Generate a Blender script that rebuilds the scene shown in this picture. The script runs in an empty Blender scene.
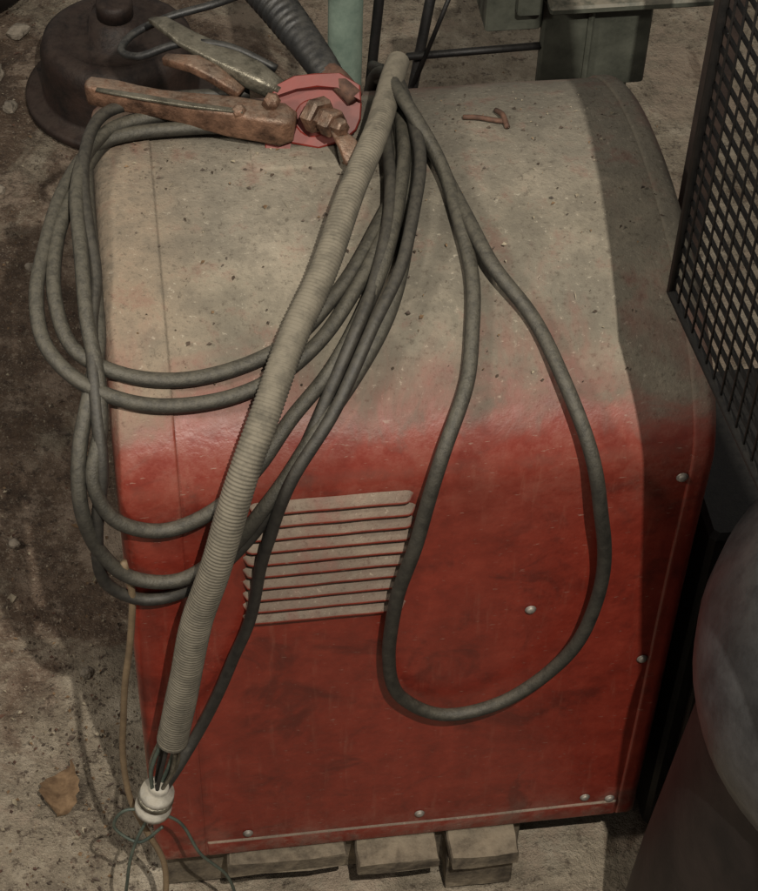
import bpy, math, random
from mathutils import Vector, noise
random.seed(7)
SC=bpy.context.scene
COL=SC.collection
Hs,PA,PB=.657,.287,.154
FLOOR=-.1

# ---------------------------------------------------------------- profile of the welder case
PY=[0,0];PZ=[-.4,Hs];PS=[-.4,Hs]
for i in range(1,241):
    t=math.pi*i/240
    y=PA*(1-math.cos(t));z=Hs+PB*math.sin(t)
    PS.append(PS[-1]+math.hypot(y-PY[-1],z-PZ[-1]));PY.append(y);PZ.append(z)
PS.append(PS[-1]+Hs);PY.append(2*PA);PZ.append(0)
SMAX=PS[-1]
def surf(x,s,h=0.0):
    j=1
    while j<len(PS)-1 and PS[j]<s:j+=1
    def nrm(k):
        k=max(1,min(len(PS)-1,k))
        dy=PY[k]-PY[k-1];dz=PZ[k]-PZ[k-1];l=math.hypot(dy,dz);return (-dz/l,dy/l)
    t=(s-PS[j-1])/(PS[j]-PS[j-1])
    y=PY[j-1]+(PY[j]-PY[j-1])*t;z=PZ[j-1]+(PZ[j]-PZ[j-1])*t
    n=nrm(j)
    return Vector((x,y+n[0]*h,z+n[1]*h))

# ---------------------------------------------------------------- materials
class NT:
    def __init__(s,name):
        s.m=bpy.data.materials.new(name);s.m.use_nodes=True;s.t=s.m.node_tree;s.n=s.t.nodes
        s.b=s.n['Principled BSDF'];s.tc=s.n.new('ShaderNodeTexCoord')
    def link(s,a,b):s.t.links.new(a,b)
    def noise(s,scale,detail=4,rough=.6,vec=None,dist=0,stretch=None):
        k=s.n.new('ShaderNodeTexNoise');k.inputs['Scale'].default_value=scale;k.inputs['Detail'].default_value=detail
        k.inputs['Roughness'].default_value=rough;k.inputs['Distortion'].default_value=dist
        v=vec or s.tc.outputs['Object']
        if stretch:
            mp=s.n.new('ShaderNodeMapping');mp.inputs['Scale'].default_value=stretch;s.link(v,mp.inputs[0]);v=mp.outputs[0]
        s.link(v,k.inputs['Vector']);return k.outputs['Fac']
    def ramp(s,f,stops):
        k=s.n.new('ShaderNodeValToRGB');e=k.color_ramp.elements
        while len(e)<len(stops):e.new(.5)
        for a,(p,c) in zip(e,stops):
            a.position=p;a.color=(c,c,c,1) if not hasattr(c,'__len__') else (*c,1)
        s.link(f,k.inputs[0]);return k.outputs[0]
    def mix(s,f,a,b,mode='MIX'):
        k=s.n.new('ShaderNodeMix');k.data_type='RGBA';k.blend_type=mode
        for v,i in((f,k.inputs[0]),(a,k.inputs[6]),(b,k.inputs[7])):
            if isinstance(v,(int,float)):i.default_value=v
            elif isinstance(v,tuple):i.default_value=(*v,1)
            else:s.link(v,i)
        return k.outputs[2]
    def math(s,op,a,b=0.0,c=None,clamp=False):
        k=s.n.new('ShaderNodeMath');k.operation=op;k.use_clamp=clamp
        for v,i in zip((a,b,c),k.inputs):
            if v is None:continue
            if isinstance(v,(int,float)):i.default_value=v
            else:s.link(v,i)
        return k.outputs[0]
    def mr(s,v,a,b,c=0,d=1):
        k=s.n.new('ShaderNodeMapRange');k.interpolation_type='SMOOTHSTEP'
        s.link(v,k.inputs[0])
        if a>b:a,b,c,d=b,a,d,c
        for i,q in enumerate((a,b,c,d)):k.inputs[i+1].default_value=q
        return k.outputs[0]
    def xyz(s,o):
        k=s.n.new('ShaderNodeSeparateXYZ');s.link(o,k.inputs[0]);return k.outputs
    def normz(s):
        g=s.n.new('ShaderNodeNewGeometry');return s.xyz(g.outputs['Normal'])[2]
    def bump(s,h,st,dist=.002):
        k=s.n.new('ShaderNodeBump');k.inputs['Strength'].default_value=st;k.inputs['Distance'].default_value=dist
        s.link(h,k.inputs['Height']);s.link(k.outputs[0],s.b.inputs['Normal'])
    def done(s,col,rough=.8,metal=0):
        for v,i in((col,'Base Color'),(rough,'Roughness'),(metal,'Metallic')):
            i=s.b.inputs[i]
            if isinstance(v,tuple):i.default_value=(*v,1)
            elif isinstance(v,(int,float)):i.default_value=v
            else:s.link(v,i)
        return s.m

def simple(name,ca,cb,scale=40,rough=.7,metal=0,dust=None,dlo=.2,dhi=.9,bump=.3,damt=.8,dmin=.15):
    k=NT(name);f=k.noise(scale,5,.68)
    col=k.ramp(f,[(.35,ca),(.65,cb)])
    if dust:
        d=k.mr(k.normz(),dlo,dhi);d=k.math('MULTIPLY',d,k.mr(k.noise(scale*1.7,4,.75),.36,.60,dmin,1));d=k.math('MULTIPLY',d,damt)
        col=k.mix(d,col,dust)
    k.bump(k.noise(scale*5,3,.7),bump,.0015)
    return k.done(col,rough,metal)

def case_material():
    k=NT('dusty_red_paint');o=k.tc.outputs['Object'];X,Y,Z=k.xyz(o)
    n1=k.noise(5,6,.66);n2=k.noise(24,6,.72);n3=k.noise(150,4,.78);n4=k.noise(11,5,.62,dist=1.2)
    red=k.ramp(n2,[(.25,(.120,.016,.010)),(.5,(.190,.024,.014)),(.72,(.245,.036,.021))])
    red=k.mix(k.mr(n4,.50,.68,0,.65),red,(.070,.012,.009))
    st=k.noise(9,6,.7,stretch=(9,9,.9));red=k.mix(k.mr(st,.55,.72,0,.32),red,(.27,.09,.060))
    sc=k.noise(75,3,.55,stretch=(1,1,5));red=k.mix(k.mr(sc,.67,.71,0,.5),red,(.33,.22,.17))
    n5=k.noise(2.3,4,.65)
    dcol=k.ramp(n1,[(.32,(.115,.100,.075)),(.48,(.205,.178,.132)),(.62,(.295,.253,.190)),(.75,(.38,.325,.248))])
    dcol=k.mix(k.mr(n5,.40,.58,.0,.55),dcol,(.145,.131,.105))
    core=k.mr(k.math('ABSOLUTE',k.math('SUBTRACT',X,.045)),.17,.02,0,.55)
    dcol=k.mix(k.math('MULTIPLY',core,k.mr(n4,.35,.6,.4,1)),dcol,(.100,.091,.072))
    dcol=k.mix(k.mr(X,-.16,-.28,0,.55),dcol,(.32,.235,.160))
    dcol=k.mix(k.mr(n2,.42,.66,0,.55),dcol,(.120,.104,.080))
    dcol=k.mix(k.mr(n3,.53,.70,0,.7),dcol,(.080,.065,.047))
    dcol=k.mix(k.mr(n3,.40,.30,0,.55),dcol,(.42,.37,.29))
    zz=k.math('ADD',Z,k.math('MULTIPLY',k.math('SUBTRACT',n4,.5),.10))
    zz=k.math('ADD',zz,k.math('MULTIPLY',X,.045))
    hz=k.mr(zz,.692,.776)
    patch=k.mr(n2,.30,.48,.66,1)
    m=k.math('MULTIPLY',hz,patch)
    up=k.mr(k.normz(),.12,.55);up=k.math('MULTIPLY',k.math('MULTIPLY',up,.85),k.mr(Z,.70,.66))
    m=k.math('MAXIMUM',m,up)
    thin=k.math('MULTIPLY',k.mr(zz,.54,.73),k.mr(n2,.38,.66,.03,.26))
    m=k.math('MAXIMUM',m,thin)
    m=k.math('MAXIMUM',m,k.math('MULTIPLY',k.mr(Z,.08,.0),k.mr(n2,.4,.62,.02,.5)))
    rub=k.mr(k.noise(3.2,5,.68,stretch=(2.2,1,1)),.53,.68,0,.42)
    m2=k.math('MULTIPLY',m,k.math('SUBTRACT',1,rub))
    col=k.mix(m2,red,dcol)
    k.bump(k.math('ADD',k.math('MULTIPLY',n3,m2),k.math('MULTIPLY',n1,1.8)),.65,.003)
    return k.done(col,k.mix(m2,(.34,.34,.34),(.95,.95,.95)))
M_CASE=case_material()
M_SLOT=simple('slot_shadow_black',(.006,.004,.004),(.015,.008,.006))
M_GRIT=simple('brown_grit',(.03,.02,.013),(.09,.062,.042))
M_STRAW=simple('dusty_straw',(.20,.165,.11),(.33,.28,.20))
M_SCREW=simple('zinc_screw',(.20,.18,.16),(.36,.33,.29),80,.5,.5,dust=(.30,.26,.21))
M_CABLE=simple('dusty_black_rubber',(.013,.012,.0095),(.033,.030,.023),75,.62,dust=(.094,.084,.062),dlo=-.1,dhi=.9,bump=.6,damt=.8,dmin=.4)
M_CABLE2=simple('dark_rubber',(.009,.008,.007),(.024,.022,.018),70,.6,dust=(.070,.062,.047),dlo=.0,dhi=.95,damt=.7,dmin=.4)
M_TAN=simple('tan_wire',(.12,.082,.046),(.20,.14,.08),30,.7)
M_HOSE=simple('dusty_corrugated_conduit',(.052,.046,.034),(.120,.105,.078),26,.85,dust=(.205,.178,.132),dlo=-.3,dhi=.95,bump=.5,damt=.75,dmin=.35)
M_RUST=simple('rusty_copper_steel',(.040,.020,.012),(.22,.120,.075),40,.5,.35,dust=(.26,.20,.15),bump=1.0,damt=.6)
M_ZINC=simple('tarnished_plated_steel',(.055,.05,.036),(.24,.22,.17),50,.4,.6,dust=(.26,.23,.175),bump=.7,damt=.45)
M_RED=simple('chipped_red_paint',(.10,.010,.007),(.20,.018,.011),12,.5,dust=(.13,.05,.034),bump=.08,damt=.4,dmin=.6)
M_BLACK=simple('black_ribbed_rubber',(.006,.006,.006),(.018,.018,.018),40,.5,dust=(.075,.07,.06),bump=.3,damt=.5)
M_BSTEEL=simple('black_wire_steel',(.004,.004,.004),(.012,.010,.009),60,.55,.2,dust=(.03,.027,.022),damt=.4)
M_POST=simple('dark_brown_steel',(.014,.008,.006),(.034,.020,.014),30,.7)
M_GREEN=simple('pale_green_pipe_paint',(.11,.155,.125),(.20,.255,.205),22,.6)
M_OLIVE=simple('olive_grey_enamel',(.038,.041,.031),(.085,.088,.068),18,.6,dust=(.24,.21,.16),dlo=.4,dhi=.9)
M_DRUM=simple('rusted_dark_red_iron',(.008,.005,.004),(.034,.018,.013),18,.6,.1,dust=(.065,.044,.033),bump=.9,damt=.6)
M_LID=simple('grey_black_dusty_steel',(.032,.032,.033),(.066,.066,.067),26,.34,.2,dust=(.14,.138,.13),dlo=.1,dhi=1,damt=.7,dmin=.4)
M_TANK=simple('dark_grimy_steel',(.008,.006,.006),(.024,.017,.015),12,.55,.2,dust=(.04,.032,.028))
M_WOOD=simple('weathered_pallet_wood',(.045,.034,.023),(.20,.16,.11),26,.9,dust=(.23,.19,.135),dlo=.5,dhi=1,bump=1,damt=.5)
M_LEAF=simple('dry_leaf',(.10,.058,.028),(.22,.14,.075),60,.9)
M_WHITE=simple('white_plastic',(.26,.24,.20),(.46,.43,.37),40,.5,dust=(.38,.34,.27))
M_GWIRE=simple('green_grey_wire',(.04,.055,.045),(.09,.105,.08),60,.5)
M_DRUST=simple('dark_rust',(.04,.02,.013),(.13,.065,.04),60,.8)
M_STONE=simple('crumbled_concrete',(.13,.11,.085),(.33,.28,.22),50,.95,bump=1)

def ground_material():
    k=NT('dirty_concrete_floor');X,Y,Z=k.xyz(k.tc.outputs['Object'])
    a=k.noise(2.6,7,.68,dist=.8);b=k.noise(9,7,.74);c=k.noise(60,5,.78);d=k.noise(260,3,.7)
    conc=k.ramp(b,[(.3,(.14,.112,.080)),(.5,(.28,.232,.168)),(.7,(.48,.415,.32))])
    dirt=k.ramp(b,[(.3,(.038,.023,.015)),(.5,(.120,.078,.050)),(.68,(.27,.20,.145))])
    g=k.math('ADD',a,k.math('MULTIPLY',X,.16))
    g=k.math('ADD',g,k.mr(Y,.75,.0,.0,.06))
    col=k.mix(k.mr(g,.44,.54),dirt,conc)
    col=k.mix(k.mr(c,.52,.66,0,.8),col,(.050,.031,.020))
    col=k.mix(k.mr(c,.44,.32,0,.6),col,(.36,.29,.215))
    col=k.mix(k.mr(d,.58,.68,0,.6),col,(.42,.36,.275))
    col=k.mix(k.mr(k.noise(5,6,.75),.52,.60,0,.7),col,(.35,.27,.20))
    col=k.mix(k.mr(k.noise(4,6,.7,dist=1),.57,.66,0,.7),col,(.080,.044,.022))
    k.bump(k.math('ADD',b,k.math('MULTIPLY',c,.6)),1,.018)
    return k.done(col,.85)
M_GROUND=ground_material()

# ---------------------------------------------------------------- mesh helpers
def mesh_obj(name,vs,fs,mats,parent=None,smooth=True,fm=None):
    me=bpy.data.meshes.new(name);me.from_pydata([tuple(v) for v in vs],[],fs)
    if not isinstance(mats,(list,tuple)):mats=[mats]
    for m in mats:me.materials.append(m)
    if fm:
        for p,i in zip(me.polygons,fm):p.material_index=i
    for p in me.polygons:p.use_smooth=smooth
    me.update();o=bpy.data.objects.new(name,me);COL.objects.link(o)
    if parent:o.parent=parent
    return o
def empty(name,loc,label,cat,group=None):
    o=bpy.data.objects.new(name,None);o.empty_display_size=.05;o.location=loc;COL.objects.link(o)
    tag(o,label,cat,group);return o
def tag(o,label,cat,group=None):
    o['label']=label;o['category']=cat
    if group:o['group']=group
def adopt(par,*obs):
    for o in obs:
        o.parent=par;o.location=o.location-par.location
class G:   # geometry accumulator
    def __init__(s):s.v=[];s.f=[];s.m=[]
    def add(s,v,f,mi=0):
        b=len(s.v);s.v+=v;s.f+=[tuple(b+i for i in q) for q in f];s.m+=[mi]*len(f)
def catmull(P,step):
    P=[Vector(p) for p in P];out=[];n=len(P)
    for i in range(n-1):
        p0=P[i-1] if i else P[0]*2-P[1];p1=P[i];p2=P[i+1];p3=P[i+2] if i+2<n else P[-1]*2-P[-2]
        m=max(2,int((p2-p1).length/step))
        d0=max((p1-p0).length,1e-5)**.5;d1=max((p2-p1).length,1e-5)**.5;d2=max((p3-p2).length,1e-5)**.5
        t1=((p1-p0)/d0-(p2-p0)/(d0+d1)+(p2-p1)/d1)*d1
        t2=((p2-p1)/d1-(p3-p1)/(d1+d2)+(p3-p2)/d2)*d1
        for k in range(m):
            t=k/m;a=t*t;b=a*t
            out.append(p1*(2*b-3*a+1)+t1*(b-2*a+t)+p2*(-2*b+3*a)+t2*(b-a))
    out.append(P[-1]);return out
def tube_geo(pts,r,seg=12,cap=True):
    n=len(pts);rf=r if callable(r) else (lambda u,L:r)
    vs=[];fs=[];T0=(pts[1]-pts[0]).normalized()
    N=T0.cross(Vector((0,0,1)));N=N if N.length>.1 else T0.cross(Vector((1,0,0)));N.normalize();L=0
    for i,p in enumerate(pts):
        T=(pts[min(i+1,n-1)]-pts[max(i-1,0)]).normalized()
        N=(N-T*N.dot(T)).normalized();Bn=T.cross(N)
        if i:L+=(p-pts[i-1]).length
        rr=rf(i/(n-1),L)
        for k in range(seg):
            a=2*math.pi*k/seg;vs.append(p+N*(math.cos(a)*rr)+Bn*(math.sin(a)*rr))
    for i in range(n-1):
        for k in range(seg):
            a=i*seg+k;b=i*seg+(k+1)%seg;fs.append((a,b,b+seg,a+seg))
    if cap:fs.append(tuple(range(seg))[::-1]);fs.append(tuple((n-1)*seg+k for k in range(seg)))
    return vs,fs
def tube(name,P,r,mat,seg=12,step=.008,parent=None,wob=.0016):
    pts=catmull(P,step)
    if wob:
        pts=[p+Vector(noise.noise_vector(p*9))*wob*2 for p in pts]
    v,f=tube_geo(pts,r,seg);return mesh_obj(name,v,f,mat,parent)
def box_geo(lo,hi,bev=.002):
    x0,y0,z0=lo;x1,y1,z1=hi;b=bev;v=[];f=[]
    for z,i in((z0,b),(z0+b,0),(z1-b,0),(z1,b)):
        c=b
        v+=[Vector(q) for q in((x0+i+c,y0+i,z),(x1-i-c,y0+i,z),(x1-i,y0+i+c,z),(x1-i,y1-i-c,z),(x1-i-c,y1-i,z),(x0+i+c,y1-i,z),(x0+i,y1-i-c,z),(x0+i,y0+i+c,z))]
    for r in range(3):
        for k in range(8):
            a=r*8+k;c=r*8+(k+1)%8;f.append((a,c,c+8,a+8))
    f.append(tuple(range(8))[::-1]);f.append(tuple(24+k for k in range(8)));return v,f
def board_geo(x0,x1,y0,y1,z0,z1,seed):
    """plank with worn uneven edges"""
    vs=[];fs=[];N=40;ring=[(0,.15),(.02,0),(.3,0),(.7,0),(.98,0),(1,.15),(1,.85),(.98,1),(.7,1),(.3,1),(.02,1),(0,.85)]
    for j in range(N+1):
        y=y0+(y1-y0)*(j/N)**1.6
        for a,b in ring:
            p=Vector((x0+(x1-x0)*a,y,z0+(z1-z0)*b));nv=Vector(noise.noise_vector(p*45+Vector((seed,0,0))));n2=Vector(noise.noise_vector(p*9+Vector((seed,0,0))))
            vs.append(p+Vector((nv.x*.002+n2.x*.003,(nv.y*.005) if j<2 else 0,nv.z*.0012)))
    m=len(ring)
    for j in range(N):
        for k in range(m):
            a=j*m+k;b=j*m+(k+1)%m;fs.append((a,b,b+m,a+m))
    fs.append(tuple(range(m))[::-1]);fs.append(tuple(N*m+k for k in range(m)));return vs,fs
def lathe_geo(prof,c,seg=48,axis=None):
    vs=[];fs=[];ax=(axis or Vector((0,0,1))).normalized()
    u=ax.cross(Vector((0,1,0)));u=u if u.length>.1 else ax.cross(Vector((1,0,0)));u.normalize();w=ax.cross(u)
    for r,h in prof:
        for k in range(seg):
            a=2*math.pi*k/seg;vs.append(Vector(c)+ax*h+u*(r*math.cos(a))+w*(r*math.sin(a)))
    for i in range(len(prof)-1):
        for k in range(seg):
            a=i*seg+k;b=i*seg+(k+1)%seg;fs.append((a,b,b+seg,a+seg))
    fs.append(tuple(range(seg))[::-1]);fs.append(tuple((len(prof)-1)*seg+k for k in range(seg)));return vs,fs
def loft_geo(secs,seg=12,p=4.0):
    vs=[];fs=[]
    for c,a,b,sv,uv in secs:
        for k in range(seg):
            t=2*math.pi*k/seg;cc=math.cos(t);ss=math.sin(t)
            x=math.copysign(abs(cc)**(2/p),cc)*a;y=math.copysign(abs(ss)**(2/p),ss)*b
            vs.append(Vector(c)+sv*x+uv*y)
    n=len(secs)
    for i in range(n-1):
        for k in range(seg):
            q=i*seg+k;r=i*seg+(k+1)%seg;fs.append((q,r,r+seg,q+seg))
    fs.append(tuple(range(seg))[::-1]);fs.append(tuple((n-1)*seg+k for k in range(seg)));return vs,fs
def plate_geo(poly,c,nrm,th,bev=.0015):
    """bevelled flat plate: poly is a counter-clockwise outline in the plane facing nrm"""
    n=Vector(nrm).normalized();u=Vector((0,0,1)).cross(n).normalized();w=n.cross(u);m=len(poly);vs=[];fs=[]
    cx=sum(p[0] for p in poly)/m;cy=sum(p[1] for p in poly)/m
    for d,k in((0,bev),(bev,0),(th-bev,0),(th,bev)):
        for a,b in poly:
            l=math.hypot(a-cx,b-cy);q=1-k/l;vs.append(Vector(c)+u*(cx+(a-cx)*q)+w*(cy+(b-cy)*q)+n*d)
    for r in range(3):
        for k in range(m):
            a=r*m+k;b=r*m+(k+1)%m;fs.append((a,b,b+m,a+m))
    fs.append(tuple(range(m))[::-1]);fs.append(tuple(3*m+k for k in range(m)));return vs,fs

# ---------------------------------------------------------------- welder
welder=empty('welding_machine',(0,.287,0),'dusty red sheet metal welding machine on wooden pallet, cables draped over','welding machine')
def shell_h(x,s):
    r=.014;e=abs(x)-(.3-r);h=0
    if e>0:h-=r*(1-math.sqrt(max(0,1-(e/r)**2)))
    h+=noise.noise(Vector((x*5,s*4,3)))*.0034*(1 if s>.05 else s/.05)
    return h
xs=[-.3,-.2992,-.297,-.293,-.288,-.28]+[-.28+.56*i/56 for i in range(1,56)]+[.28,.288,.293,.297,.2992,.3]
ss=[i*Hs/40 for i in range(40)]+[Hs+(PS[-2]-Hs)*i/110 for i in range(111)]+[PS[-2]+Hs*i/12 for i in range(1,13)]
vs=[surf(x,s,shell_h(x,s)) for s in ss for x in xs];nx=len(xs)
fs=[(j*nx+i,j*nx+i+1,(j+1)*nx+i+1,(j+1)*nx+i) for j in range(len(ss)-1) for i in range(nx-1)]
shell=mesh_obj('case_shell',vs,fs,M_CASE)
adopt(welder,shell)
for sx in(-1,1):
    v=[surf(sx*.2985,s,-.0135) for s in ss];e=mesh_obj('end_panel',v,[tuple(range(len(v)))] ,M_CASE,smooth=False);adopt(welder,e)
def patch(name,x0,x1,s0,s1,h,mat,edge=.003,nxp=8,step=.012):
    xx=[x0,x0+edge*.3,x0+edge]+[x0+edge+(x1-x0-2*edge)*i/nxp for i in range(1,nxp)]+[x1-edge,x1-edge*.3,x1]
    n=max(2,int((s1-s0)/step));sv=[s0,s0+edge*.3,s0+edge]+[s0+edge+(s1-s0-2*edge)*i/n for i in range(1,n)]+[s1-edge,s1-edge*.3,s1]
    v=[]
    for j,s in enumerate(sv):
        for i,x in enumerate(xx):
            d=min(i,len(xx)-1-i,j,len(sv)-1-j);hh=(-.002,h*.7,h)[min(d,2)]
            v.append(surf(x,s,shell_h(x,s)+hh))
    m=len(xx);f=[(j*m+i,j*m+i+1,(j+1)*m+i+1,(j+1)*m+i) for j in range(len(sv)-1) for i in range(m-1)]
    o=mesh_obj(name,v,f,mat);adopt(welder,o);return o
patch('edge_flange',-.3,-.238,.0,1.33,.0026,M_CASE,nxp=10)
patch('edge_flange',.273,.3,.0,1.33,.0026,M_CASE,nxp=8)
patch('bottom_flange',-.237,.272,.0,.030,.0026,M_CASE,nxp=40)
patch('top_plate',-.136,-.045,1.045,1.10,.003,M_CASE,nxp=10)
for k in range(10):
    zc=.655-k*.0197;x0,x1=-.178-.0005*k,-.004-.0006*k
    if k==0:x0+=.006;x1-=.004
    g=G();N=40;prof=[(.0125,.0003),(.0105,.0022),(.0072,.0052),(.0035,.0078),(.0012,.0086),(.0004,.0078),(.0009,.001)]
    v=[]
    for i in range(N+1):
        x=x0+(x1-x0)*i/N;e=min(x-x0,x1-x)/.010;q=math.sqrt(max(0,1-(1-min(e,1))**2))
        wv=noise.noise(Vector((x*30,k*3,0)))*.0006
        for dz,h in prof:
            hz=dz*(.35+.65*q);v.append(surf(x,zc-.0065+hz+(1-q)*.003+wv,h*q+shell_h(x,zc)+.0002))
    m=len(prof);f=[(i*m+j,(i+1)*m+j,(i+1)*m+j+1,i*m+j+1) for i in range(N) for j in range(m-1)]
    g.add(v,f,0)
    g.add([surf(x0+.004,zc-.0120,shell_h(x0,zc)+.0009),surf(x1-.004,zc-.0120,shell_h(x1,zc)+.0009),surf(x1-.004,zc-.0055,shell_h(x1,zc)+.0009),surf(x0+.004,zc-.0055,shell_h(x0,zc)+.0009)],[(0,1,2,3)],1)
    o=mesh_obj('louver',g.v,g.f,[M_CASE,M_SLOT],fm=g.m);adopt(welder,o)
def screw(x,s,r=.0050):
    c=surf(x,s,shell_h(x,s)+.001);n=(surf(x,s,.01)-surf(x,s,0)).normalized()
    v,f=lathe_geo([(r*1.25,0),(r*1.25,.0012),(r,.0014),(r*.95,.0030),(r*.6,.0040),(0.0005,.0043)],c,14,n)
    o=mesh_obj('screw',v,f,M_SCREW);adopt(welder,o)
for x,s in((.267,.647),(.266,.331),(.262,.037),(.128,.445),(.230,.045),(.023,.050),(-.187,.043)):screw(x,s)
# lifting bracket: thick red plate leaning back, with a lower tab
g=G();BN=(-.12,-.62,.77);BC=Vector((-.060,.388,.828))
poly=[(.046,-.006),(.046,.010),(.042,.024),(.022,.034),(-.004,.033),(-.026,.029),(-.044,.018),(-.050,.002),(-.052,-.020),(-.053,-.060),(-.030,-.064),(-.026,-.036),(.004,-.040),(.030,-.030),(.042,-.018)]
v,f=plate_geo(poly,BC,BN,.011);g.add(v,f)
v,f=plate_geo([(.046,.010),(.044,.026),(.022,.038),(-.004,.036),(-.026,.032),(-.046,.020),(-.048,.008),(-.024,.018),(0,.022),(.022,.022)],BC+Vector(BN).normalized()*.0112,BN,.014);g.add(v,f)
v,f=lathe_geo([(.022,.008),(.022,.016),(.019,.018),(.001,.0185)],BC-Vector((.004,.002,.010)),20,Vector(BN));g.add(v,f)
v,f=lathe_geo([(.014,-.02),(.014,.008)],BC,12,Vector(BN));g.add(v,f)
o=mesh_obj('lifting_bracket',g.v,g.f,M_RED,smooth=False);adopt(welder,o)

# ---------------------------------------------------------------- cables (x, s, clearance in mm over the case)
def on_case(L):
    return [surf(a/1000,b/1000,c/1000) for a,b,c in L]
def zipn(flat,hs):
    n=min(len(flat)//2,len(hs));return [(flat[i*2],flat[i*2+1],hs[i]) for i in range(n)]
R_=.0076
def cable(P,label,r=R_,mat=M_CABLE,name='welding_cable'):
    o=tube(name,P,r,mat,12,wob=.0022);tag(o,label,'cable','loops of welding cable draped over the machine');return o
tail=[(30,1200,12),(25,1290,14),(20,1370,14)]
L1=zipn([-100,1085,-118,1087,-185,1106,-248,1107,-291,1089,-329,1018,-351,944,-362,885,-356,836,-329,800,-288,777,-241,767,-183,770,-133,788,-91,819,-51,869,-14,924,13,975,20,1052,26,1129],
 [26,22,18,16,14,10,8,8,10,12,12,12,14,16,16,14,12,12,14,16])
cable(on_case(L1+tail),'dusty black cable in a wide loop hanging beyond the case corner')
L2=zipn([-100,1120,-118,1125,-183,1139,-247,1139,-285,1101,-315,1025,-338,956,-344,884,-328,829,-287,801,-235,790,-181,796,-125,818,-77,861,-29,921,7,992,21,1093,36,1164],[14,10,8,8,8,8,8,8,8,8,8,8,9,9,9,9,9,9])
cable(on_case(L2+[(38,1250,8),(38,1350,8)]),'dusty black cable in an inner loop lying flat on the case')
L3=zipn([-215,1128,-270,1112,-298,1074,-313,1011,-316,945,-313,856,-306,797,-307,751,-318,706,-303,663,-261,639,-211,658,-165,702,-127,746,-84,790,-37,858,-4,925,15,1006,28,1125],[26,22,22,24,22,20,12,9,9,10,10,9,8,8,9,22,22,20,20])
cable(on_case([(-110,1110,30)]+L3+tail),'grey dusty cable hanging down over the louvered side',mat=M_CABLE)
L4=zipn([-299,1090,-306,1000,-306,900,-304,830,-314,787,-328,734,-332,676,-321,620,-295,579,-245,567,-193,605,-152,671,-109,726,-66,774,-19,846,11,924,25,1005,29,1102],[6,4,4,6,8,8,8,10,12,14,14,12,10,9,10,9,9,20])
cable(on_case([(-120,1150,8),(-200,1162,8),(-265,1150,8)]+L4+tail),'lower hanging loop of dark welding cable on the case front')
L5=zipn([-304,900,-309,850,-309,779,-309,714,-322,634,-318,564,-282,535,-231,546,-178,604,-136,685,-98,748,-62,813,-30,874,-4,944,4,1057],[14,16,14,8,8,8,9,9,10,9,9,22,24,24,22])
cable(on_case([(-130,1140,36),(-230,1145,36),(-283,1118,36),(-305,1050,26),(-307,960,20)]+L5+[(10,1130,24)]+tail),'lowest loop of thin dark cable beside the louvers',mat=M_CABLE2,r=.0066)
Cc=zipn([35,1085,31,991,1,891,-41,821,-84,752,-132,695,-153,620,-175,500,-205,379,-237,293,-259,262,-280,235],[30,34,34,34,30,24,18,12,12,20,36,46])
cable(on_case([(25,1290,30),(32,1180,30)]+Cc),'dark cable running diagonally down to the white plug',mat=M_CABLE2,r=.0064)
Rr=zipn([28,1091,55,1014,65,930,68,859,50,779,20,710,-4,627,-22,513,-30,411,-13,324,34,283,102,297,164,367,194,472,190,579,168,684,147,752,123,823,86,884,65,977,48,1067,32,1117],
 [44,18,10,10,12,22,26,24,20,18,18,18,20,24,28,28,20,10,20,10,10,30])
cable(on_case([(20,1370,14),(24,1250,20)]+Rr+[(30,1200,30),(34,1300,20)]),'dusty cable in a long drooping loop down the red side')
o=tube('thin_wire',on_case([(-300,600,10)]+zipn([-295,539,-311,397,-323,263,-322,174,-308,123],[10,10,10,20,30])+[(-290,60,40),(-300,-20,60),(-330,-85,60)]),.0038,M_TAN,8)
tag(o,'thin tan wire hanging down beside the red case','wire')

# conduit hose
Hh=zipn([40,1197,10,1098,-24,1005,-66,912,-111,826,-144,764,-175,710,-204,649,-228,554,-248,443,-265,337],[40,36,36,36,36,36,38,42,47,50,54])
def hr(u,L):
    base=.0125+.0042*u
    return base*(1+.040*math.sin(L*2*math.pi/.0040)+.03*noise.noise(Vector((L*18,0,0))))
hpts=catmull(on_case(Hh),.0011)
hpts=[p+Vector(noise.noise_vector(p*7))*.005 for p in hpts]
conduit=empty('conduit_hose',surf(-.1,.85,.03),'long grey-beige ribbed conduit hose leaning diagonally over the machine','hose')
v,f=tube_geo(hpts,hr,18);o=mesh_obj('corrugated_sleeve',v,f,M_HOSE);adopt(conduit,o)
pe=hpts[-1];pd=surf(-.288,.237,.050)
for k in range(7):
    a=k*.9;off=Vector((math.cos(a)*.010,math.sin(a)*.006,0));off2=Vector((math.cos(a)*.005,math.sin(a)*.005,0))
    mid=(pe+pd)/2+off*1.5
    o=tube('wire_strand',[pe+off*.7+Vector((0,0,.015)),mid,pd+off2],.0024,[M_ZINC,M_GWIRE,M_CABLE2][k%3],6,.004);adopt(conduit,o)
axis=(pd-pe).normalized()
v,f=lathe_geo([(.001,-.012),(.010,-.012),(.012,-.006),(.012,.0),(.019,.002),(.020,.010),(.018,.012),(.018,.030),(.021,.032),(.021,.040),(.016,.042),(.015,.046),(.001,.047)],pd,20,axis)
o=mesh_obj('plug_body',v,f,M_WHITE);adopt(conduit,o)
v,f=lathe_geo([(.0185,.013),(.0205,.014),(.0205,.020),(.0185,.021)],pd,20,axis);o=mesh_obj('clamp_ring',v,f,M_ZINC);adopt(conduit,o)
e=pd+axis*.045
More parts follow.
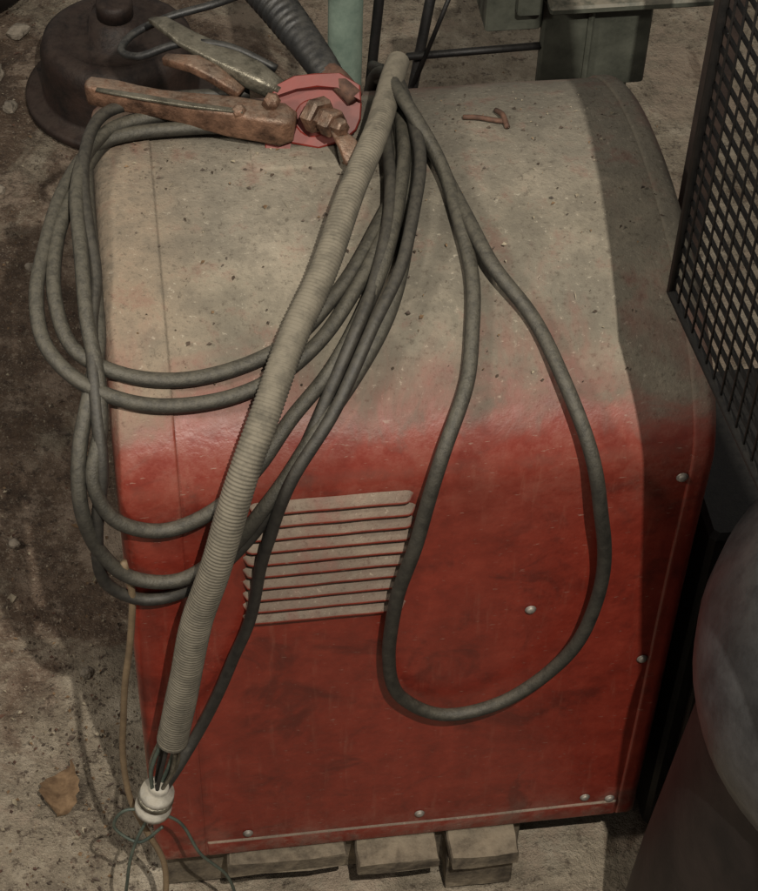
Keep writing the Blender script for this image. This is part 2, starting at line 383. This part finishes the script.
for pts,r in (([e,e+Vector((-.02,-.01,-.04)),e+Vector((-.035,-.02,-.10)),Vector((-.33,-.06,-.085)),Vector((-.25,-.07,-.09)),Vector((-.17,-.05,-.09))],.002),
              ([e,e+Vector((.03,0,-.03)),e+Vector((.05,-.01,-.09)),e+Vector((.08,-.01,-.15)),Vector((-.2,-.06,-.09))],.002),
              ([e,e+Vector((-.03,0,.005)),e+Vector((-.045,0,-.03)),e+Vector((-.02,-.01,-.05)),e+Vector((.01,-.01,-.02))],.002)):
    o=tube('bare_wire',pts,r,M_GWIRE,6,.004);adopt(conduit,o)

# ---------------------------------------------------------------- ground clamp
clamp=empty('ground_clamp',(-.12,.38,.82),'rusty spring ground clamp with copper jaws on the dusty top','clamp')
def bar(name,path,ws,hs,mat,up=Vector((0,0,1)),p=3.5,par=None):
    P=[Vector(q) for q in path];secs=[]
    for i,q in enumerate(P):
        T=(P[min(i+1,len(P)-1)]-P[max(i-1,0)]).normalized();sv=T.cross(up).normalized();uv=sv.cross(T)
        secs.append((q,ws[i],hs[i],sv,uv))
    v,f=loft_geo(secs,20,p);v=[q+Vector(noise.noise_vector(q*60))*.0014 for q in v];o=mesh_obj(name,v,f,mat);adopt(par or clamp,o);return o
bar('lower_jaw',[(-.300,.432,.842),(-.296,.431,.842),(-.27,.424,.840),(-.25,.417,.838),(-.225,.409,.837),(-.20,.400,.836),(-.175,.391,.835),(-.15,.382,.834),(-.12,.371,.834),(-.10,.364,.834),(-.087,.360,.834)],[.006,.010,.012,.011,.012,.013,.015,.016,.017,.017,.012],[.009,.012,.013,.012,.012,.013,.016,.018,.017,.018,.012],M_RUST,p=6)
bar('jaw_lip',[(-.290,.418,.8535),(-.24,.402,.8505),(-.19,.384,.8505),(-.14,.366,.8535)],[.003,.004,.004,.003],[.0015,.002,.002,.0015],M_ZINC,p=4)
bar('upper_jaw',[(-.226,.512,.868),(-.215,.500,.872),(-.19,.472,.870),(-.16,.446,.866),(-.125,.418,.86),(-.098,.398,.85)],[.004,.009,.013,.014,.015,.009],[.003,.004,.004,.006,.010,.010],M_ZINC,p=5)
bar('jaw_link',[(-.215,.455,.858),(-.185,.436,.864),(-.165,.422,.860),(-.14,.40,.85)],[.006,.010,.010,.007],[.005,.006,.006,.006],M_RUST,p=5)
for c,r,l,ax in(((-.145,.372,.845),.008,.012,(.1,-.3,1)),((-.112,.378,.848),.009,.020,(.2,-.5,1))):
    v,f=lathe_geo([(.001,0),(r,0),(r,l-.004),(r*.8,l-.002),(r*.5,l),(.001,l)],c,6,Vector(ax));o=mesh_obj('pivot_bolt',v,f,M_RUST,smooth=False);adopt(clamp,o)
v,f=lathe_geo([(.001,0),(.017,0),(.020,.003),(.020,.013),(.017,.016),(.0125,.0165),(.0125,.024),(.0155,.025),(.0155,.036),(.013,.038),(.009,.0385),(.009,.048),(.007,.050),(.001,.0505)],(-.068,.366,.846),6,Vector((.50,-.74,.16)))
v=[q+Vector(noise.noise_vector(q*90))*.0018 for q in v];o=mesh_obj('terminal_nut',v,f,M_RUST,smooth=False);adopt(clamp,o)
bar('terminal_lug',[(-.048,.333,.848),(-.038,.318,.842),(-.031,.304,.832),(-.025,.290,.824)],[.007,.010,.013,.006],[.003,.004,.005,.003],M_RUST)

# electrode holder handle
def hand_r(u,L):return (.027-.010*u)*(1+.04*math.tanh(4*math.sin(L*2*math.pi/.009))*(1 if u<.75 else .2))
holder=empty('electrode_holder',(-.09,.5,.85),'black ribbed rubber electrode holder resting on the machine','electrode holder')
pts=catmull([(-.150,.66,.90),(-.118,.575,.885),(-.085,.505,.872),(-.055,.44,.858),(-.045,.415,.852)],.0013)
v,f=tube_geo(pts,hand_r,20);o=mesh_obj('handle',v,f,M_BLACK);adopt(holder,o)
v,f=tube_geo(catmull([(-.050,.425,.855),(-.036,.400,.858),(-.022,.378,.852)],.004),lambda u,L:.014-.004*u,12);o=mesh_obj('nozzle',v,f,M_DRUST);adopt(holder,o)
o=tube('thin_cable',[(-.10,.43,.855),(-.15,.455,.87),(-.20,.475,.862),(-.245,.485,.842),(-.262,.505,.835),(-.25,.53,.835),(-.21,.55,.84),(-.15,.56,.85),(-.10,.60,.84)],.0045,M_BLACK,10)
tag(o,'thin black cable curling around the clamp jaws','cable')

# ---------------------------------------------------------------- small debris on top
g=G();P=[surf(.098,1.118,.004),surf(.112,1.112,.006),surf(.128,1.104,.006),surf(.142,1.10,.005)]
v,f=tube_geo(catmull(P,.003),.0028,8);g.add(v,f)
v,f=tube_geo(catmull([surf(.135,1.125,.006),surf(.139,1.108,.009),surf(.141,1.09,.004)],.003),.0031,8);g.add(v,f)
o=mesh_obj('bent_bolt',g.v,g.f,M_DRUST);tag(o,'small rusty bent bolt lying in the dust','bolt')
g=G()
for i in range(560):
    x=random.uniform(-.27,.28);s=random.uniform(.76,1.2) if i%3 else random.gauss(1.1,.05);s=min(s,1.22)
    a=random.uniform(0,6.3);l=random.choice([.0006,.0008,.001,.0012,.0015,.002,.003]);w=l*random.uniform(.3,.9)
    if i%40==0:l=random.uniform(.005,.010);w=.0004
    dx,ds=math.cos(a)*l,math.sin(a)*l
    v=[surf(x-dx,s-ds,.003),surf(x+ds*w/l,s-dx*w/l,.004),surf(x+dx,s+ds,.003),surf(x-ds*w/l,s+dx*w/l,.0045)]
    g.add(v,[(0,1,2,3)],2 if i%40==0 else random.choice([0,1,1,1,1,2]))
o=mesh_obj('dust_debris',g.v,g.f,[M_LEAF,M_GRIT,M_STRAW],smooth=False,fm=g.m);o['kind']='stuff';tag(o,'scattered straw and grit lying on dusty metal','debris')

# ---------------------------------------------------------------- ground
n=170;vs=[];fs=[]
def gc(i):
    t=(i/n)*2-1;return math.copysign(abs(t)**2.2,t)*7
for j in range(n+1):
    for i in range(n+1):
        x=gc(i);y=gc(j)+.8;h=noise.fractal(Vector((x*5,y*5,1)),1,2,6)*.014
        vs.append((x,y,FLOOR+h-.006))
fs=[(j*(n+1)+i,j*(n+1)+i+1,(j+1)*(n+1)+i+1,(j+1)*(n+1)+i) for j in range(n) for i in range(n)]
o=mesh_obj('ground',vs,fs,M_GROUND);o['kind']='structure';tag(o,'dirty concrete floor covered with brown dirt patches','floor')
g=G()
for i in range(3200):
    if random.random()<.6:x=random.uniform(-.75,-.28);y=random.uniform(-.2,2.1)
    else:x=random.uniform(-.5,1.2);y=random.uniform(.6,2.2)
    if i%5==0:x=random.gauss(-.40,.06);y=random.gauss(.12,.2)
    a=random.uniform(0,6.3);l=random.uniform(.001,.0038)*(2.4 if random.random()<.04 else 1);w=l*random.uniform(.3,.9);z=FLOOR+random.uniform(.000,.006)
    c,s_=math.cos(a),math.sin(a)
    v=[Vector((x+c*l,y+s_*l,z)),Vector((x-s_*w,y+c*w,z+random.uniform(0,.003))),Vector((x-c*l,y-s_*l,z)),Vector((x+s_*w,y-c*w,z+random.uniform(0,.003)))]
    g.add(v,[(0,1,2,3)],random.choice([0,1,1,2,2,3]))
o=mesh_obj('floor_litter',g.v,g.f,[M_LEAF,M_STRAW,M_GRIT,M_DRUST],smooth=False,fm=g.m);o['kind']='stuff';tag(o,'dry leaf scraps and chips scattered on dirty floor','litter')
def stone(x,y,r,sd):
    v,f=lathe_geo([(r*math.sin(math.pi*k/9)+.0003,-r*.7*math.cos(math.pi*k/9)) for k in range(10)],(0,0,0),16)
    v=[q*(1+.45*noise.noise(q*(1.1/r)+Vector((sd,0,0)))+.15*noise.noise(q*(3/r)+Vector((sd,3,0)))) for q in v]
    v=[q+Vector((x,y,FLOOR+r*.35)) for q in v]
    o=mesh_obj('concrete_chunk',v,f,M_STONE,smooth=False);tag(o,'small broken concrete chunk lying on the dirt floor','rubble','broken concrete chunks on the floor')
for i,(x,y,r) in enumerate(((-.50,1.70,.022),(-.47,1.60,.013),(-.45,1.82,.018),(-.49,1.38,.010),(-.44,1.18,.009),(-.475,.60,.008),(-.38,.36,.009))):stone(x,y,r,i*5.3)
def leaf(x,y,a,L):
    v=[];N=20
    for i in range(N+1):
        t=i/N;w=(math.sin(math.pi*t**.75)**.8)*L*.34*(1+.07*math.sin(t*31)+.05*math.sin(t*13))
        for q in(-1,-.5,0,.5,1):
            px=(t-.5)*L+.1*L*abs(q);py=q*w+.08*L*math.sin(t*3);v.append(Vector((x+px*math.cos(a)-py*math.sin(a),y+px*math.sin(a)+py*math.cos(a),FLOOR+.012+abs(q)*.012*math.sin(t*3+q)+.004*math.sin(t*7))))
    f=[(i*5+q,i*5+q+1,i*5+q+6,i*5+q+5) for i in range(N) for q in range(4)]
    o=mesh_obj('dry_leaf',v,f,M_LEAF);tag(o,'single dry brown leaf lying on the concrete','leaf')
leaf(-.416,.165,1.3,.075)

# ---------------------------------------------------------------- pallet
pal=empty('wooden_pallet',(0,.25,FLOOR),'weathered wooden pallet boards under the red machine','pallet')
for i,(x0,x1,yf,z0,z1) in enumerate(((-.215,-.068,-.018,-.028,-.003),(-.056,.046,-.036,-.028,-.003),(.060,.145,-.040,-.028,-.003),(.20,.27,.03,-.028,-.003),(-.29,-.235,.03,-.028,-.003))):
    v,f=board_geo(x0,x1,yf,.60,z0,z1,i*7);o=mesh_obj('deck_board',v,f,M_WOOD,smooth=False);adopt(pal,o)
for y in(.02,.28,.54):
    v,f=box_geo((-.29,y,-.098),(.16,y+.04,-.029),.003);o=mesh_obj('runner',v,f,M_WOOD,smooth=False);adopt(pal,o)
v,f=board_geo(.058,.142,-.026,.10,-.098,-.030,41);o=mesh_obj('support_block',v,f,M_WOOD,smooth=False);adopt(pal,o)

# ---------------------------------------------------------------- wire mesh rack and its post
rack=empty('wire_mesh_rack',(.335,.3,FLOOR),'black wire mesh rack panel hung from a dark steel post','wire rack')
g=G();y0,y1=-.056,-.80;z0,z1=.964,1.60
def xp(y):return .199+.09*(y0-y)
k=0
while y0-k*.0185>y1:
    y=y0-k*.0185;v,f=tube_geo([Vector((xp(y),y,z0)),Vector((xp(y),y,z1))],.00115,6);g.add(v,f);k+=1
k=0
while z0+k*.0175<z1:
    z=z0+k*.0175;v,f=tube_geo([Vector((xp(y0)+.003,y0,z)),Vector((xp(y1)+.003,y1,z))],.0024,6);g.add(v,f);k+=1
o=mesh_obj('mesh_panel',g.v,g.f,M_BSTEEL);adopt(rack,o)
g=G();xa,xb=xp(y0),xp(y1)
for a,b in(((xa,y0,z0),(xb,y1,z0)),((xa,y0,z0),(xa,y0,z1)),((xa,y0,z1),(xb,y1,z1)),((xb,y1,z0),(xb,y1,z1))):
    v,f=tube_geo([Vector(a),Vector(b)],.0042,8);g.add(v,f)
v,f=tube_geo([Vector((xa,y0,z1-.01)),Vector((.335,.3,z1-.01))],.008,8);g.add(v,f)
v,f=tube_geo([Vector((xb,y1,z1-.01)),Vector((.335,.3,z1-.01))],.008,8);g.add(v,f)
o=mesh_obj('rack_frame',g.v,g.f,M_BSTEEL);adopt(rack,o)
v,f=box_geo((.325,.288,FLOOR),(.352,.315,1.62),.003);o=mesh_obj('post',v,f,M_POST,smooth=False);adopt(rack,o)

# black cabinet added to stand in for the shaded gap beside the welder
gapfill=empty('gap_filler',(.46,.3,FLOOR),'black cabinet standing close beside the red machine','filler')
v,f=box_geo((.328,.03,-.095),(.75,.28,.50),.006);o=mesh_obj('filler_body',v,f,M_BSTEEL,smooth=False);adopt(gapfill,o)
v,f=box_geo((.345,.018,-.04),(.735,.029,.47),.003);o=mesh_obj('filler_front',v,f,M_POST,smooth=False);adopt(gapfill,o)  # front slab of the added dark box, no real part here

# tank with domed lid
TC=(.497,-.25,FLOOR)
tank=empty('steel_drum',TC,'dark grimy drum with grey domed lid beside the machine','drum')
v,f=lathe_geo([(.245,0),(.274,.005),(.276,.03),(.266,.25),(.252,.45),(.240,.62),(.232,.72),(.10,.73)],TC,64);o=mesh_obj('drum_body',v,f,M_TANK);adopt(tank,o)
prof=[(.20,.64),(.245,.645),(.256,.655),(.262,.68),(.264,.72),(.258,.765),(.243,.80),(.225,.828)]
rr=.218;k=0
while rr>.05:
    zt=.832+.055*(1-(rr/.218)**2)+(.005 if k%2 else 0)
    prof+=[(rr,zt),(rr-.006,zt)];rr-=.0085;k+=1
prof.append((.001,.89))
v,f=lathe_geo(prof,TC,72);o=mesh_obj('domed_lid',v,f,M_LID);adopt(tank,o)

# ---------------------------------------------------------------- things behind
v,f=lathe_geo([(.020,FLOOR),(.0215,FLOOR+.002),(.0215,1.5),(.018,1.502)],(.012,.72,0),24)
o=mesh_obj('support_pipe',v,f,M_GREEN);tag(o,'pale green painted steel pipe standing behind the machine','pipe')
g=G()
def rod(a,b,r=.0065):
    v,f=tube_geo([Vector(a),Vector(b)],r,8);g.add(v,f)
rod((.083,.72,1.2),(.0,.72,FLOOR));rod((.150,.72,1.0),(.025,.76,FLOOR));rod((.090,.72,.638),(.30,.74,.628),.005);rod((.30,.74,1.0),(.31,.74,FLOOR));rod((.10,.715,.60),(.15,.72,.76),.003)
o=mesh_obj('metal_stand',g.v,g.f,M_BSTEEL);tag(o,'thin black steel rod stand behind the machine','stand')
ms=empty('machine_base',(.32,.8,FLOOR),'olive grey enamelled machine base with brackets and apron','machine base')
for nm,lo,hi in(('apron',(.262,.73,.565),(.402,.745,.700)),('top_plate',(.262,.70,.700),(.47,.95,.712)),('side_box',(.190,.735,.655),(.2615,.80,.80)),('column',(.29,.76,.7125),(.36,.9,1.1)),('bracket',(.225,.715,.69),(.255,.734,.80)),('pedestal',(.30,.76,FLOOR),(.39,.86,.6985)),('rib',(.318,.722,.575),(.326,.729,.699))):
    v,f=box_geo(lo,hi,.003);o=mesh_obj(nm,v,f,M_OLIVE,smooth=False);adopt(ms,o)
wh=empty('brake_drum',(-.27,1.62,FLOOR),'rusted dark iron brake drum standing on the dirt floor','brake drum')
v,f=lathe_geo([(.10,0),(.163,.0),(.170,.004),(.170,.016),(.163,.020),(.142,.022),(.138,.03),(.136,.105),(.130,.125),(.118,.135),(.10,.138),(.095,.132),(.05,.13),(.045,.17),(.002,.172)],(-.27,1.62,FLOOR),56);o=mesh_obj('drum_shell',v,f,M_DRUM);adopt(wh,o)
v,f=lathe_geo([(.025,.172),(.032,.174),(.032,.20),(.024,.205),(.001,.206)],(-.27,1.62,FLOOR),20);o=mesh_obj('hub',v,f,M_DRUM);adopt(wh,o)
v,f=lathe_geo([(.05,0),(.12,.0),(.14,.02),(.14,.09),(.12,.12),(.06,.13),(.001,.13)],(-.56,1.98,FLOOR),40);o=mesh_obj('old_tire',v,f,M_TANK);tag(o,'small dark worn tire lying on the dirt','tire')

# ---------------------------------------------------------------- light
w=bpy.data.worlds.new('World');SC.world=w;w.use_nodes=True
w.node_tree.nodes['Background'].inputs[0].default_value=(1,.95,.88,1);w.node_tree.nodes['Background'].inputs[1].default_value=.21
def area(name,loc,tgt,size,power,col):
    l=bpy.data.lights.new(name,'AREA');l.size=size;l.energy=power;l.color=col;o=bpy.data.objects.new(name,l);COL.objects.link(o);o.location=loc
    o.rotation_euler=(Vector(tgt)-Vector(loc)).to_track_quat('-Z','Y').to_euler()
area('key_lamp',(.09,-1.4,2.9),(0,.2,.6),.02,72,(1,.94,.84))
area('side_lamp',(-1.5,-.5,2.2),(0,.2,.5),.25,20,(1,.93,.82))
# ---------------------------------------------------------------- camera
cd=bpy.data.cameras.new('camera');cd.lens=36*2000/891;cd.clip_end=100;cd.clip_start=.05
co=bpy.data.objects.new('camera',cd);COL.objects.link(co);co.location=(-.2534,-1.2702,2.1693);co.rotation_euler=(.7293,-.026,-.1339);SC.camera=co
SC.view_settings.view_transform='Standard';SC.view_settings.look='None';SC.view_settings.exposure=0
